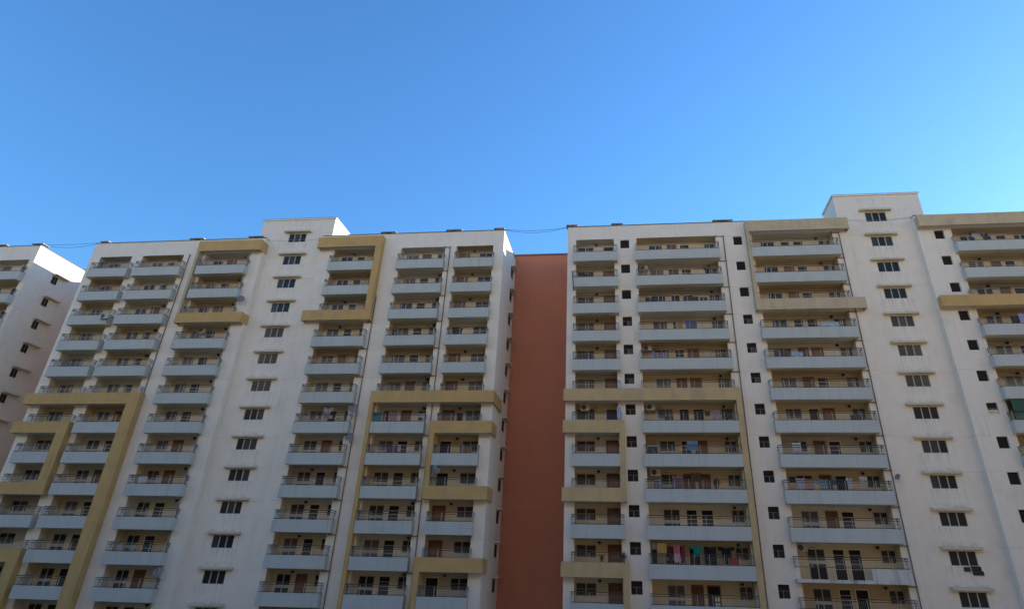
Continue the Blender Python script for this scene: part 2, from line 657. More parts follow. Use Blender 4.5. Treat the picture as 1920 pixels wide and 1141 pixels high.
grid_wall(wall, YWL, LX0, LT0, 0, LZ, openings(ZL, wl, FLOORS), WHITE)
grid_wall(wall, YWL, LT1, LX1, 0, LZ, openings(ZL, wr, FLOORS), WHITE)
for c in wl + wr:
    rooms(wall, YL, ZL, c, FLOORS)
TW = [(-40.62, -38.42, ZL - FL_H * (k - 1) + 1.60, ZL - FL_H * (k - 1) + 2.74) for k in range(0, 14)]
grid_wall(wall, YTL, LT0, LT1, 0, 50.25, TW, mat('white_plaster_grimy', (.86, .78, .655), sills=((LT0 + LT1) / 2, TW[1][2]), **WT_ARGS), .14, WHITE)
for x in (LT0, LT1):
    wall.quad((x, YWL, 0), (x, YTL, 0), (x, YTL, LZ), (x, YWL, LZ), WHITE)
D = 22
wall.quad((LX1, YWL, 0), (LX1, YWL + D, 0), (LX1, YWL + D, LZ), (LX1, YWL, LZ), WHITE)
wall.quad((LX0, YWL, 0), (LX0, YWL, LZ), (LX0, YWL + D, LZ), (LX0, YWL + D, 0), WHITE)
wall.quad((LX0, YWL + D, 0), (LX0, YWL + D, LZ), (LX1, YWL + D, LZ), (LX1, YWL + D, 0), WHITE)
wall.build('wall', B)
def roof_slab(B, x0, x1, t0, t1, yw, yt, z, z2, px0, px1, pd):
    r = MB()
    r.box(x0 - .06, t0, yw - .06, yw + D + .06, z, z + .07, COPING)
    r.box(t1, x1 + .06, yw - .06, yw + D + .06, z, z + .07, COPING)
    r.box(t0, t1, yt + .03, yw + D + .06, z, z + .07, COPING)
    ro = r.build('roof', B)
    return ro
RO = roof_slab(B, LX0, LX1, LT0, LT1, YWL, YTL, LZ, 50.4, -44.4, -35.1, 4)
def penthouse(B, x0, x1, yt, z, z2, d, t0, t1):
    p = MB()
    zb_ = z
    # the tower wall itself is the middle of the front
    for u, v in ((x0, t0), (t1, x1)):
        p.quad((u, yt, zb_), (v, yt, zb_), (v, yt, z2), (u, yt, z2), WHITE)
    p.quad((x1, yt, zb_), (x1, yt + d, zb_), (x1, yt + d, z2), (x1, yt, z2), WHITE)
    p.quad((x0, yt, zb_), (x0, yt, z2), (x0, yt + d, z2), (x0, yt + d, zb_), WHITE)
    p.quad((x0, yt + d, zb_), (x0, yt + d, z2), (x1, yt + d, z2), (x1, yt + d, zb_), WHITE)
    p.box(x0 - .12, x1 + .12, yt - .12, yt + d + .12, z2, z2 + .16, WHITE)
    p.box(x0 - .13, x1 + .13, yt - .13, yt + d + .13, z2 + .161, z2 + .20, COPING)
    return p.build('penthouse', B)
penthouse(B, -44.4, -35.1, YTL, LZ, 50.25, 4.0, LT0, LT1)
for k, t in enumerate(TW):
    tower_window(t[0], t[1], YTL, t[2], t[3], B)
column(B, YL, ZL, C1, FLOORS, bands=(6, 7, 9, 11))
column(B, YL, ZL, C2, FLOORS, bands=(6,))
column(B, YL, ZL, C3, FLOORS, bands=(3,))
column(B, YL, ZL, C4, FLOORS, bands=(3,), doors={(12, 0): 'brown', (7, 0): 'dark'}, wins={(7, 0): 'curtain'})
column(B, YL, ZL, C5, FLOORS, bands=(6,))
column(B, YL, ZL, C6, FLOORS, bands=(6, 7, 9, 11), doors={(4, 0): 'dark', (8, 0): 'dark', (9, 0): 'dark', (12, 0): 'dark'})
zL = lambda k: ZL - FL_H * (k - 1)
BT = 1.15
def lband(x0, x1, k, left=DW + .02, right=DW + .02, m=YEL, h=BT):
    return band('fascia_band', x0, x1, YL, zL(k) - .01, zL(k) + h, m, B, left, right)
lband(-50.95, -43.0 + .02, 0, DW + .02, DT + .02, h=1.3)
lband(-50.95, -43.0 + .02, 3, DW + .02, DT + .02)
lband(-35.85 - .02, -28.0, 0, DT + .02, DW + .02, h=1.3)
lband(-35.85 - .02, -28.0, 3, DT + .02, DW + .02)
lband(-65.6, -52.05, 6)
lband(-65.6, -59.1, 7)
lband(-65.6, -59.1, 9)
lband(-65.6, -59.1, 11)
lband(-26.45, -13.6, 6, DW + .02, 4.6)
lband(-19.85, -13.6, 7, DW + .02, 2.6)
lband(-19.85, -13.6, 9, DW + .02, 2.6)
lband(-19.85, -13.6, 11, DW + .02, 2.2)
P = lambda a, b, k0, k1, m=YEL: pilaster(a, b, YL, zL(k1) + (BT if k1 else 0) if k1 < 14 else 0, zL(k0), m, B, YWL)
P(-50.93, -50.62, 0, 3, DUN)
P(-28.75, -28.02, 0, 3)
P(-53.35, -52.07, 6, 14)
P(-60.2, -59.12, 7, 9)
P(-60.2, -59.12, 11, 14)
P(-26.43, -26.05, 6, 14)
P(-19.83, -19.32, 7, 9)
P(-19.83, -19.32, 11, 14)
lv = [zL(k) - .12 for k in range(0, 14)]
pipe(-44.6, YWL - .07, 0, zL(0) - .1, B, None, lv)
pipe(-52.3, YWL - .07, 0, zL(0), B, None, lv)
pipe(-27.95, YWL - .07, 0, zL(2), B, -.75, lv[3:])
pipe(-20.05, YWL - .07, zL(6) + 1.2, zL(0), B, -.55, lv[:6])
pipe(-20.05, YWL - .07, 0, zL(6) - .03, B, -.55, lv[7:])
for x in (-64.6, -52.3, -44.6, -27.9, -19.9, -14.5):
    roof_vent(x, YWL + .1, LZ + .071, B, 1.9 if x > -64 and x < -14.6 else 1.2)
for k in range(1, 14):
    side_window(LX1, 70.8, 72.0, zL(k) + 1.5, zL(k) + 2.65, B)

# ================================================================== right building
YR, ZR = 63.86, 42.46
YWR, YTR = YR + DW, YR + DT
B = thing('apartment_building', 'white block with wide balconies and small square windows, right of the terracotta wall', 'building', (0, 0, 0))
RX0, RX1, RT0, RT1, RZ = -6.35, 62.0, 23.8, 30.85, 47.1
C1 = dict(p=(-5.65, -.85), o=(-5.4, -1.2), w=[(-5.27, -3.57, 'sill')], d=[(-2.38, -1.3, 'brown')], l=-3.2)
C2 = dict(p=(1.1, 10.1), o=(1.3, 9.9), w=[(2.7, 4.06, 'french'), (8.78, 9.8, 'sill')], d=[(4.75, 5.62, 'grille'), (6.1, 7.05, 'grille')], l=9.0)
C3 = dict(p=(13.27, 22.46), o=(13.75, 22.2), w=[(14.86, 16.22, 'french'), (21.0, 22.08, 'sill')], d=[(16.98, 17.85, 'grille'), (18.3, 19.25, 'grille')], l=20.7)
C4 = dict(p=(34.0, 42.9), o=(34.25, 42.6), w=[(35.55, 36.95, 'french'), (40.9, 42.0, 'sill')], d=[(37.75, 38.6, 'grille'), (39.1, 40.0, 'grille')], l=36.6)
wall = MB()
zR = lambda k: ZR - FL_H * (k - 1)
SWX = [(-.48, .48), (11.76, 12.69), (32.5, 33.46)]
sw = [(a, b, zR(k) + 1.80, zR(k) + 2.82) for a, b in SWX for k in FLOORS]
grid_wall(wall, YWR, RX0, RT0, 0, RZ, openings(ZR, [C1, C2, C3], FLOORS) + [h for h in sw if h[0] < 20], WHITE)
grid_wall(wall, YWR, RT1, RX1, 0, RZ, openings(ZR, [C4], FLOORS) + [h for h in sw if h[0] > 20], WHITE)
for h in sw:
    hole_box(wall, *h, YWR, YWR + .24, WHITE)
for c in (C1, C2, C3, C4):
    rooms(wall, YR, ZR, c, FLOORS)
TW = [(26.28, 28.46, zR(k) + 1.50, zR(k) + 2.64) for k in range(0, 14)]
grid_wall(wall, YTR, RT0, RT1, 0, 50.25, TW, mat('white_plaster_runs', (.86, .78, .655), sills=((RT0 + RT1) / 2, TW[1][2]), **WT_ARGS), .14, WHITE)
for x in (RT0, RT1):
    wall.quad((x, YWR, 0), (x, YTR, 0), (x, YTR, RZ), (x, YWR, RZ), WHITE)
wall.quad((RX1, YWR, 0), (RX1, YWR + D, 0), (RX1, YWR + D, RZ), (RX1, YWR, RZ), WHITE)
wall.quad((RX0, YWR, 0), (RX0, YWR, RZ), (RX0, YWR + D, RZ), (RX0, YWR + D, 0), WHITE)
wall.quad((RX0, YWR + D, 0), (RX0, YWR + D, RZ), (RX1, YWR + D, RZ), (RX1, YWR + D, 0), WHITE)
wall.build('wall', B)
roof_slab(B, RX0, RX1, RT0, RT1, YWR, YTR, RZ, 50.4, 23.3, 32.3, 4)
penthouse(B, 23.3, 32.35, YTR, RZ, 50.25, 4.2, RT0, RT1)
for k, t in enumerate(TW):
    tower_window(t[0], t[1], YTR, t[2], t[3], B, k == 11)
kinds = {}
for j, h in enumerate(sw):
    k = j % 13 + 1
    kd = 0 if k < 4 else random.choice([1, 2, 1])
    if h[0] > 20:
        kd = 3 if k == 7 else 0
    small_window(*h[:2], YWR, h[2], h[3], B, kd)
column(B, YR, ZR, C1, FLOORS, bands=(6, 7, 9, 11), doors={(1, 0): 'dark', (7, 0): 'dark'})
column(B, YR, ZR, C2, FLOORS, bands=(6,), doors={(12, 0): 'grille_brown', (12, 1): 'frosted', (7, 0): 'dark', (7, 1): 'dark', (9, 0): 'grille_brown', (9, 1): 'brown', (11, 0): 'dark', (11, 1): 'dark', (2, 0): 'grille_brown', (6, 0): 'grille_brown', (6, 1): 'grille_brown', (10, 0): 'grille', (10, 1): 'grille'}, wins={(10, 0): 'french', (8, 0): 'french'})
column(B, YR, ZR, C3, FLOORS, bands=(3,), special={11: 'white'}, doors={(2, 0): 'brown', (7, 1): 'brown', (5, 0): 'grille_brown', (5, 1): 'brown', (8, 0): 'grille_brown', (11, 0): 'grille', (11, 1): 'grille', (10, 0): 'grille_brown'}, wins={(11, 0): 'french'})
column(B, YR, ZR, C4, FLOORS, bands=(3,))
def rband(x0, x1, k, left=DW + .02, right=DW + .02, m=DUN, h=BT):
    return band('fascia_band', x0, x1, YR, zR(k) - .01, zR(k) + h, m, B, left, right)
rband(13.05, 23.8 - .02, 0, DW + .02, DT + .02, h=1.3)
rband(13.05, 23.8 - .02, 3, DW + .02, DT + .02)
rband(30.87, 48.9, 0, DT + .02, None, h=1.3)
rband(30.87, 48.9, 3, DT + .02, None, m=YEL)
rband(-6.5, 10.55, 6, m=OCH)
rband(-6.5, -.6, 7, m=OCH)
rband(-6.5, -.6, 9, m=OCH)
rband(-6.5, -.6, 11, m=OCH)
P = lambda a, b, k0, k1, m=DUN: pilaster(a, b, YR, zR(k1) + (BT if k1 else 0) if k1 < 14 else 0, zR(k0), m, B, YWR)
P(13.07, 13.4, 0, 3)
P(-1.12, -.62, 7, 9, OCH)
P(-1.12, -.62, 11, 14, OCH)
P(10.0, 10.53, 6, 14, OCH)
lv = [zR(k) - .12 for k in range(0, 14)]
pipe(10.72, YWR - .07, 0, zR(0) - .1, B, -.75, lv)
pipe(22.85, YWR - .07, 0, zR(0) - .1, B, -.75, lv)
for x in (-5.9, -.8, 10.9):
    roof_vent(x, YWR + .1, RZ + .071, B, 1.3 if x < 5 else 2.2)
mb = MB()
mb.bar((32.36, 66.9, 49.85), (33.2, 66.9, 49.85), .03, CONC)
mb.bar((33.2, 66.9, 49.85), (33.2, 66.9, RZ + .06), .03, CONC)
mb.build('roof_pipe', B)

# ================================================================== far left building
B = thing('apartment_building', 'white apartment block at the left edge whose end wall is sunlit along the top', 'building', (0, 0, 0))
FX0, FX1 = -96.0, -73.05
C1 = dict(p=(-78.6, -73.45), o=(-78.4, -73.75), w=[(-75.6, -74.1, 'sill')], d=[(-78.2, -77.1, 'brown')])
wall = MB()
grid_wall(wall, YWL, FX0, FX1, 0, LZ, openings(ZL, [C1], FLOORS), WHITE)
rooms(wall, YL, ZL, C1, FLOORS)
wall.quad((FX1, YWL, 0), (FX1, YWL + D, 0), (FX1, YWL + D, LZ), (FX1, YWL, LZ), WHITE)
wall.quad((FX0, YWL, 0), (FX0, YWL, LZ), (FX0, YWL + D, LZ), (FX0, YWL + D, 0), WHITE)
wall.quad((FX0, YWL + D, 0), (FX0, YWL + D, LZ), (FX1, YWL + D, LZ), (FX1, YWL + D, 0), WHITE)
wall.build('wall', B)
r = MB()
r.box(FX0 - .06, FX1 + .06, YWL - .06, YWL + D + .06, LZ, LZ + .07, COPING)
r.build('roof', B)
column(B, YL, ZL, C1, FLOORS[:6], lamps=False)
for x, y in ((-78.9, YWL + .1), (-73.8, YWL + .1), (-74.0, 73.4)):
    roof_vent(x, y, LZ + .071, B, 1.6)
for k in range(1, 14):
    side_window(FX1, 68.9, 69.75, zL(k) + 1.3, zL(k) + 2.3, B, 1.4)

# ================================================================== terracotta block
B = thing('stair_block', 'tall plain terracotta red wall set back between the two white apartment blocks', 'building', (0, 0, 0))
mb = MB()
mb.box(-14.05, -5.6, 73.6, 84, 0, 48.1, ORANGE)
mb.build('wall', B)
mb = MB()
mb.box(-14.15, -5.5, 73.5, 84.1, 48.1, 48.3, mat('roof_edge_red', (.30, .13, .09), .9, .4, 4))
mb.build('coping', B)

B = thing('stair_block', 'terracotta red block closing the gap at the far left, almost hidden', 'building', (0, 0, 0))
mb = MB()
mb.box(-73.7, -64.8, 75.5, 84, 0, 46.8, ORANGE)
mb.build('wall', B)

# ================================================================== invented blocks behind the viewer, never in frame, added to shape the light
def plain_block(name, label, x0, x1, y0, y1, h, col, floors):
    B = thing(name, label, 'building', (0, 0, 0))
    m = mat(name + '_wall', col, .9, .15, .3)
    mb = MB()
    mb.box(x0, x1, y0, y1, 0, h, m)
    mb.build('wall', B)
    wm = MB()
    n = int((x1 - x0) / 4)
    for k in range(floors):
        z = 1.2 + k * (h - 1) / floors
        for i in range(n):
            x = x0 + 1.2 + i * (x1 - x0 - 1) / n
            wm.quad((x, y1 + .01, z), (x, y1 + .01, z + 1.3), (x + 1.4, y1 + .01, z + 1.3), (x + 1.4, y1 + .01, z), GLASS)
    o = wm.build('window', B)
    o['kind'] = 'stuff'
    return B
plain_block('brown_sky_blocker', 'dark brown block added behind the viewer, outside the frame, to block low skylight', -150, 150, -16, -4, 45, (.11, .07, .035), 13)  # unseen occluder, added to keep low sky off the lower floors
plain_block('cream_bounce_block', 'tall cream block added far behind the viewer, outside the frame, to bounce warm light', -250, 250, -76, -60, 84, (.78, .69, .54), 24)  # unseen sunlit face, added to throw warm light back on the facade

# ================================================================== small things
def side(sd):
    return (YL, ZL) if sd == 'L' else (YR, ZR)

def at(sd, k):
    y, z = side(sd)
    return y, z - FL_H * (k - 1)

_cm = {}
def cmat(col):
    if col not in _cm:
        _cm[col] = mat('cloth_%d' % len(_cm), col, .95, .25, 4)
    return _cm[col]

def cloth(name, label, cat, sd, k, x0, x1, z0, z1, d, col, shape='towel', col2=None, group=None):
    """hung cloth, z above the balcony's underside, d behind the parapet's face"""
    y, zb = at(sd, k)
    W_, H_ = x1 - x0, z1 - z0
    nx, nz = 14, 14
    ph = random.random() * 6
    mb = MB()
    m1 = cmat(col)
    m2 = cmat(col2) if col2 else m1
    def inside(u, v):
        if shape == 'shirt':
            if v > .62:
                return not (v > .92 and .38 < u < .62)
            return .2 < u < .8
        if shape == 'trousers':
            return v > .72 or not (.42 < u < .58)
        if shape == 'sarong':
            return v > .08 + .10 * math.sin(u * 9 + ph)
        return True
    def pt(i, j, s):
        u, v = i / nx, j / nz
        fold = .045 * math.sin(u * 9 + ph) * (1 - .5 * v) + .02 * math.sin(u * 23 + ph * 2)
        sag = -.05 * H_ * math.sin(math.pi * u) * v
        return (x0 - x0 + (u - .5) * W_, fold + s, v * H_ + sag - .02 * math.sin(u * 7 + ph) * (1 - v))
    for i in range(nx):
        for j in range(nz):
            if not inside((i + .5) / nx, (j + .5) / nz):
                continue
            mm = m2 if (col2 and (shape == 'stripe' and j % 4 < 2 or shape == 'floral' and (i * 7 + j * 5 + i * j) % 5 < 2)) else m1
            for s in (0, .018):
                q = [pt(i, j, s), pt(i + 1, j, s), pt(i + 1, j + 1, s), pt(i, j + 1, s)]
                if s:
                    q.reverse()
                mb.quad(*q, mm)
            # closed rim
            for (a, b, di, dj) in (((i, j), (i + 1, j), 0, -1), ((i + 1, j), (i + 1, j + 1), 1, 0), ((i + 1, j + 1), (i, j + 1), 0, 1), ((i, j + 1), (i, j), -1, 0)):
                ii, jj = i + di, j + dj
                if 0 <= ii < nx and 0 <= jj < nz and inside((ii + .5) / nx, (jj + .5) / nz):
                    continue
                mb.quad(pt(*a, .018), pt(*b, .018), pt(*b, 0), pt(*a, 0), mm)
    o = mb.build(name)
    o.location = ((x0 + x1) / 2, y + d, zb + z0)
    return tag(o, label, cat, group)

def line(sd, k, x0, x1, z, d, label):
    y, zb = at(sd, k)
    mb = MB()
    pts = [(x0 + (x1 - x0) * i / 12, y + d + .01, zb + z - .05 * math.sin(math.pi * i / 12)) for i in range(13)]
    for a, b in zip(pts, pts[1:]):
        mb.bar(a, b, .008, CABLE, 4)
    return tag(mb.build('clothesline'), label, 'clothesline')

def aircon(label, sd, k, x, z, d, flip=1):
    y, zb = at(sd, k)
    t = thing('air_conditioner', label, 'air conditioner', (x, y + d, zb + z), 'outdoor air conditioner units on the balconies')
    if aircon.proto:
        for ch in aircon.proto.children:
            copy(ch, t)
        return t
    aircon.proto = t
    mb = MB()
    mb.box(-.45, .45, 0, .32, 0, .6, ACW)
    mb.box(-.46, .46, -.012, .33, .57, .61, ACW)
    mb.build('casing', t)
    mb = MB()
    n = 20
    c = (-.13, -.03, .3)
    for r0, r1, m in ((.0, .235, ROOFD), (.235, .26, ACW)):
        for i in range(n):
            a, b = 2 * math.pi * i / n, 2 * math.pi * (i + 1) / n
            mb.quad((c[0] + r0 * math.cos(a), c[1], c[2] + r0 * math.sin(a)), (c[0] + r0 * math.cos(b), c[1], c[2] + r0 * math.sin(b)),
                    (c[0] + r1 * math.cos(b), c[1], c[2] + r1 * math.sin(b)), (c[0] + r1 * math.cos(a), c[1], c[2] + r1 * math.sin(a)), m)
    for i in range(6):
        a = math.pi * i / 6
        mb.bar((c[0] - .23 * math.cos(a), -.04, c[2] - .23 * math.sin(a)), (c[0] + .23 * math.cos(a), -.04, c[2] + .23 * math.sin(a)), .006, GRILL, 4)
    mb.bar((c[0], -.045, c[2]), (c[0], -.03, c[2]), .05, GRILL, 8)
    mb.build('fan_grille', t)
    mb = MB()
    for s in (-.33, .33):
        mb.bar((s, 0, -.02), (s, .5, -.02), .02, BLACK, 4)
        mb.bar((s, .02, -.02), (s, .5, -.3), .016, BLACK, 4)
    mb.build('bracket', t)
    mb = MB()
    mb.bar((.45, .25, .15), (.6, .3, .12), .02, BLACK, 5)
    mb.bar((.6, .3, .12), (.8, .4, .35), .02, BLACK, 5)
    mb.bar((.8, .4, .35), (1.2, .5, .38), .02, BLACK, 5)
    mb.build('hose', t)
    return t
aircon.proto = None

def dish(label, sd, k, x, z, d, rz=0.0, tilt=.5):
    y, zb = at(sd, k)
    t = thing('satellite_dish', label, 'satellite dish', (x, y + d, zb + z), 'satellite dishes fixed to the facade', rz)
    if dish.proto:
        for ch in dish.proto.children:
            copy(ch, t)
        return t
    dish.proto = t
    # axis points to -Y and up
    ax = Vector((0, -math.cos(tilt), math.sin(tilt)))
    p = Vector((1, 0, 0))
    q = ax.cross(p)
    mb = MB()
    nr, na = 5, 20
    R0 = .43
    def pt(i, j, off):
        r = R0 * i / nr
        a = 2 * math.pi * j / na
        return tuple(p * (r * math.cos(a)) + q * (r * math.sin(a) * 1.08) + ax * (.55 * r * r + off))
    for i in range(nr):
        for j in range(na):
            mb.quad(pt(i, j, 0), pt(i + 1, j, 0), pt(i + 1, j + 1, 0), pt(i, j + 1, 0), DISH)
            mb.quad(pt(i, j + 1, -.012), pt(i + 1, j + 1, -.012), pt(i + 1, j, -.012), pt(i, j, -.012), DISH)
    for j in range(na):
        mb.quad(pt(nr, j, -.012), pt(nr, j + 1, -.012), pt(nr, j + 1, 0), pt(nr, j, 0), DISH)
    mb.build('reflector', t)
    mb = MB()
    f = ax * .42
    mb.bar(tuple(q * -R0 + ax * .1), tuple(f), .014, GRILL, 5)
    mb.bar(tuple(f - ax * .03), tuple(f + ax * .1), .035, BLACK, 8)
    mb.build('feed_arm', t)
    mb = MB()
    mb.bar((0, .02, 0), (0, .16, -.1), .025, GRILL, 6)
    mb.bar((0, .16, -.1), (0, .16, -.5), .025, GRILL, 6)
    mb.bar((0, .16, -.45), (0, .42, -.5), .022, GRILL, 6)
    mb.build('mount', t)
    return t
dish.proto = None

LEAF = mat('plant_leaf', (.03, .06, .02), .7, .4, 8)
POT = mat('pale_pot', (.6, .58, .52), .7, .2, 4)
POT2 = mat('clay_pot', (.30, .13, .07), .8, .2, 4)
def pot_plant(label, sd, k, x, z, d, s=1.0, pm=None, leaves=40):
    y, zb = at(sd, k)
    t = thing('pot_plant', label, 'pot plant', (x, y + d, zb + z))
    pm = pm or POT
    mb = MB()
    n = 12
    prof = [(.09, 0), (.13, .2), (.15, .2), (.15, .24), (.12, .24), (.11, .19), (0, .19)]
    for (r0, z0), (r1, z1) in zip(prof, prof[1:]):
        for i in range(n):
            a, b = 2 * math.pi * i / n, 2 * math.pi * (i + 1) / n
            mb.quad((s * r0 * math.cos(a), s * r0 * math.sin(a), s * z0), (s * r0 * math.cos(b), s * r0 * math.sin(b), s * z0),
                    (s * r1 * math.cos(b), s * r1 * math.sin(b), s * z1), (s * r1 * math.cos(a), s * r1 * math.sin(a), s * z1), pm)
    mb.build('pot', t)
    mb = MB()
    rg = random.Random(int(x * 100))
    for i in range(leaves):
        a = rg.random() * 6.28
        e = rg.random() * 1.3 + .2
        L = s * rg.uniform(.15, .5)
        b0 = Vector((rg.uniform(-.05, .05) * s, rg.uniform(-.05, .05) * s, .2 * s))
        dv = Vector((math.cos(a) * math.cos(e), math.sin(a) * math.cos(e), math.sin(e)))
        sv = Vector((-math.sin(a), math.cos(a), 0)) * s * .035
        mid = b0 + dv * L * .6
        tip = b0 + dv * L + Vector((0, 0, -.08 * s))
        mb.quad(tuple(b0), tuple(mid - sv), tuple(tip), tuple(mid + sv), LEAF)
    mb.build('foliage', t)
    return t

# --- air conditioners
aircon('dark beige air conditioner at the left end of the second-highest wide balcony', 'R', 2, 1.95, 2.28, 1.3)
aircon('air conditioner over the floral cloth, fifth wide balcony down right of the terracotta wall', 'R', 5, 1.9, 2.28, 1.3)
aircon('pale air conditioner with round fan just under the weathered ochre band', 'R', 7, 1.95, 2.34, 1.2)
aircon('air conditioner above the black and floral clutter on a wide balcony', 'R', 9, 2.1, 2.36, 1.2)
aircon('air conditioner high inside the narrow balcony under the weathered ochre band', 'R', 7, -4.45, 2.34, 1.3)
aircon('air conditioner tucked under the balcony above the open balcony with dark doorways', 'R', 11, 14.3, 2.36, 1.3)
aircon('white air conditioner on the back wall right below a short ochre band', 'L', 4, -48.3, 2.72 - .45, 1.45)
aircon('small air conditioner hung outside the end of a left balcony parapet', 'L', 3, -59.55, .55, -.36)
# --- dishes
dish('grey dish seen edge-on beside the drainpipe above a short ochre band', 'L', 2, -43.75, -.3 + .05, .15, .5)
dish('grey dish beside the balcony with hanging shirt and pale pots', 'L', 7, -28.1, 2.3, .1, .3)
dish('grey dish one floor below the hanging shirt balcony', 'L', 8, -28.0, 2.6, .1, -.3)
dish('white dish at the left end of an ochre-fronted balcony near the terracotta wall', 'L', 9, -18.75, 2.55, -.1, .9)
dish('grey dish low beside the drainpipe near the bottom left', 'L', 11, -44.3, -.55, .1, .2)
dish('small dish on the drainpipe at the end of the laundry balcony', 'R', 9, 23.2, 2.3, .45, -.8).scale = (.6, .6, .6)
# --- laundry, right building
G1 = 'laundry hung on the balconies'
def C(*a, **k):
    return cloth(*a, group=G1, **k)
C('towel', 'ochre yellow towel hung beside a larger dusty blue sheet', 'towel', 'R', 4, 4.85, 5.6, 1.2, 2.15, .5, (.50, .30, .09))
C('bedsheet', 'dusty blue sheet hung right of an ochre yellow towel', 'sheet', 'R', 4, 5.9, 7.0, 1.2, 2.2, .5, (.13, .16, .28))
C('cloth', 'small dark red cloth hung left of a pale pink towel', 'cloth', 'R', 7, 7.02, 7.5, 1.6, 2.06, .5, (.16, .03, .03))
C('towel', 'pale pink towel hung right of a dark red cloth', 'towel', 'R', 7, 7.6, 8.45, 1.25, 2.16, .5, (.52, .36, .34))
C('cloth', 'washed blue cloth hung alone in front of two brown doors', 'cloth', 'R', 8, 5.1, 6.1, 1.4, 2.35, .5, (.17, .30, .42), shape='sarong')
C('bedsheet', 'mauve sheet hung under the air conditioner balcony line', 'sheet', 'R', 9, 3.55, 4.5, 1.2, 2.3, .6, (.26, .14, .15))
C('cloth', 'black and white floral cloth bundled at the balcony corner', 'cloth', 'R', 9, 1.8, 2.6, 1.15, 2.0, .75, (.05, .04, .05), shape='floral', col2=(.45, .40, .44))
C('cloth', 'dark patterned cloth hung high between the brown doors', 'cloth', 'R', 9, 5.3, 6.1, 1.9, 2.62, 1.0, (.07, .045, .05), shape='floral', col2=(.16, .09, .09))
line('R', 9, 1.4, 9.8, 2.35, .6, 'thin line carrying the mauve sheet')
line('R', 7, 1.4, 9.8, 2.14, .5, 'thin line carrying the pale pink towel')
line('R', 8, 1.4, 9.8, 2.33, .5, 'thin line carrying the washed blue cloth')
C('cloth', 'off-white cloth at the far left of the crowded laundry balcony', 'cloth', 'R', 11, 1.45, 1.86, 2.3, 2.85, .9, (.42, .38, .34))
C('skirt', 'long black garment below the off-white cloth on the crowded laundry balcony', 'garment', 'R', 11, 1.42, 1.82, 1.15, 2.28, .6, (.02, .02, .03))
C('towel', 'bright mustard yellow towel on the crowded laundry balcony', 'towel', 'R', 11, 1.9, 2.68, 1.95, 2.76, .3, (.52, .31, .08))
C('shirt', 'dark maroon shirt right of the mustard yellow towel', 'shirt', 'R', 11, 2.72, 3.28, 1.4, 2.5, .8, (.13, .03, .04), shape='shirt')
C('towel', 'dusty pink towel hung high on the crowded laundry balcony', 'towel', 'R', 11, 3.3, 3.84, 1.75, 2.68, .6, (.48, .17, .19))
C('scarf', 'narrow deep red scarf beside the dusty pink towel', 'scarf', 'R', 11, 3.96, 4.26, 1.3, 2.66, .8, (.36, .04, .06))
C('towel', 'pale pink towel draped over the railing below the dusty pink one', 'towel', 'R', 11, 3.28, 3.8, 1.2, 1.96, -.02, (.58, .32, .34), shape='sarong')
C('shirt', 'teal green shirt in the middle of the crowded laundry balcony', 'shirt', 'R', 11, 4.75, 5.8, 1.8, 2.6, .4, (.02, .20, .16), shape='shirt')
C('trousers', 'black trousers hung right of the teal green shirt', 'trousers', 'R', 11, 5.9, 6.9, 1.2, 2.58, .7, (.015, .015, .02), shape='trousers')
C('coat', 'wide black coat at the right of the crowded laundry balcony', 'coat', 'R', 11, 7.1, 8.5, 1.75, 2.58, .9, (.018, .016, .022), shape='shirt')
C('cloth', 'black cloth hung low beside the red cloth on the railing', 'cloth', 'R', 11, 7.45, 7.85, 1.2, 1.88, .3, (.02, .018, .02))
C('cloth', 'bright red cloth over the right end of the railing', 'cloth', 'R', 11, 7.92, 8.68, 1.2, 1.78, .12, (.45, .03, .05), shape='floral', col2=(.30, .02, .04))
line('R', 11, 1.4, 9.8, 2.6, .62, 'thin line carrying the mustard yellow towel')
C('cloth', 'black cloth at the left end of the long laundry row', 'cloth', 'R', 9, 13.9, 14.42, 1.8, 2.28, .5, (.02, .02, .024))
C('shirt', 'white patterned shirt second from left in the long laundry row', 'shirt', 'R', 9, 14.45, 15.12, 1.2, 2.14, .4, (.62, .58, .62), shape='floral', col2=(.45, .40, .50))
C('towel', 'peach towel right of the white patterned shirt', 'towel', 'R', 9, 15.18, 15.95, 1.25, 2.08, .45, (.56, .32, .22))
C('cloth', 'grey and white striped cloth right of the peach towel', 'cloth', 'R', 9, 16.0, 16.52, 1.65, 2.06, .5, (.55, .55, .58), shape='stripe', col2=(.28, .28, .32))
C('dress', 'teal and white patterned dress in the long laundry row', 'dress', 'R', 9, 16.54, 17.12, 1.2, 2.05, .4, (.07, .24, .27), shape='floral', col2=(.45, .50, .50))
C('cloth', 'dark teal cloth right of the patterned dress', 'cloth', 'R', 9, 17.18, 17.92, 1.6, 2.07, .5, (.03, .13, .16))
C('trousers', 'black trousers near the right of the long laundry row', 'trousers', 'R', 9, 18.02, 18.66, 1.15, 2.27, .7, (.02, .018, .022), shape='trousers')
C('shirt', 'plain white shirt hung alone right of the black trousers', 'shirt', 'R', 9, 18.75, 19.32, 1.3, 2.18, .5, (.62, .62, .60), shape='shirt')
C('cloth', 'small white cloth at the right end of the long laundry row', 'cloth', 'R', 9, 19.95, 20.62, 1.7, 2.34, .6, (.56, .55, .54))
line('R', 9, 13.9, 22.0, 2.2, .5, 'thin line carrying the long laundry row')
C('sheet', 'square white sheet hung in front of a window one floor above the laundry row', 'sheet', 'R', 8, 14.55, 15.35, 1.45, 2.2, .4, (.60, .58, .54))
C('towel', 'pale blue towel lying over a railing left of a brown door', 'towel', 'R', 5, 15.7, 16.8, 1.12, 1.55, -.02, (.34, .42, .52))
C('towel', 'long pale blue towel over the railing below a short weathered band', 'towel', 'R', 4, 19.1, 20.75, 1.12, 1.55, -.02, (.36, .45, .54))
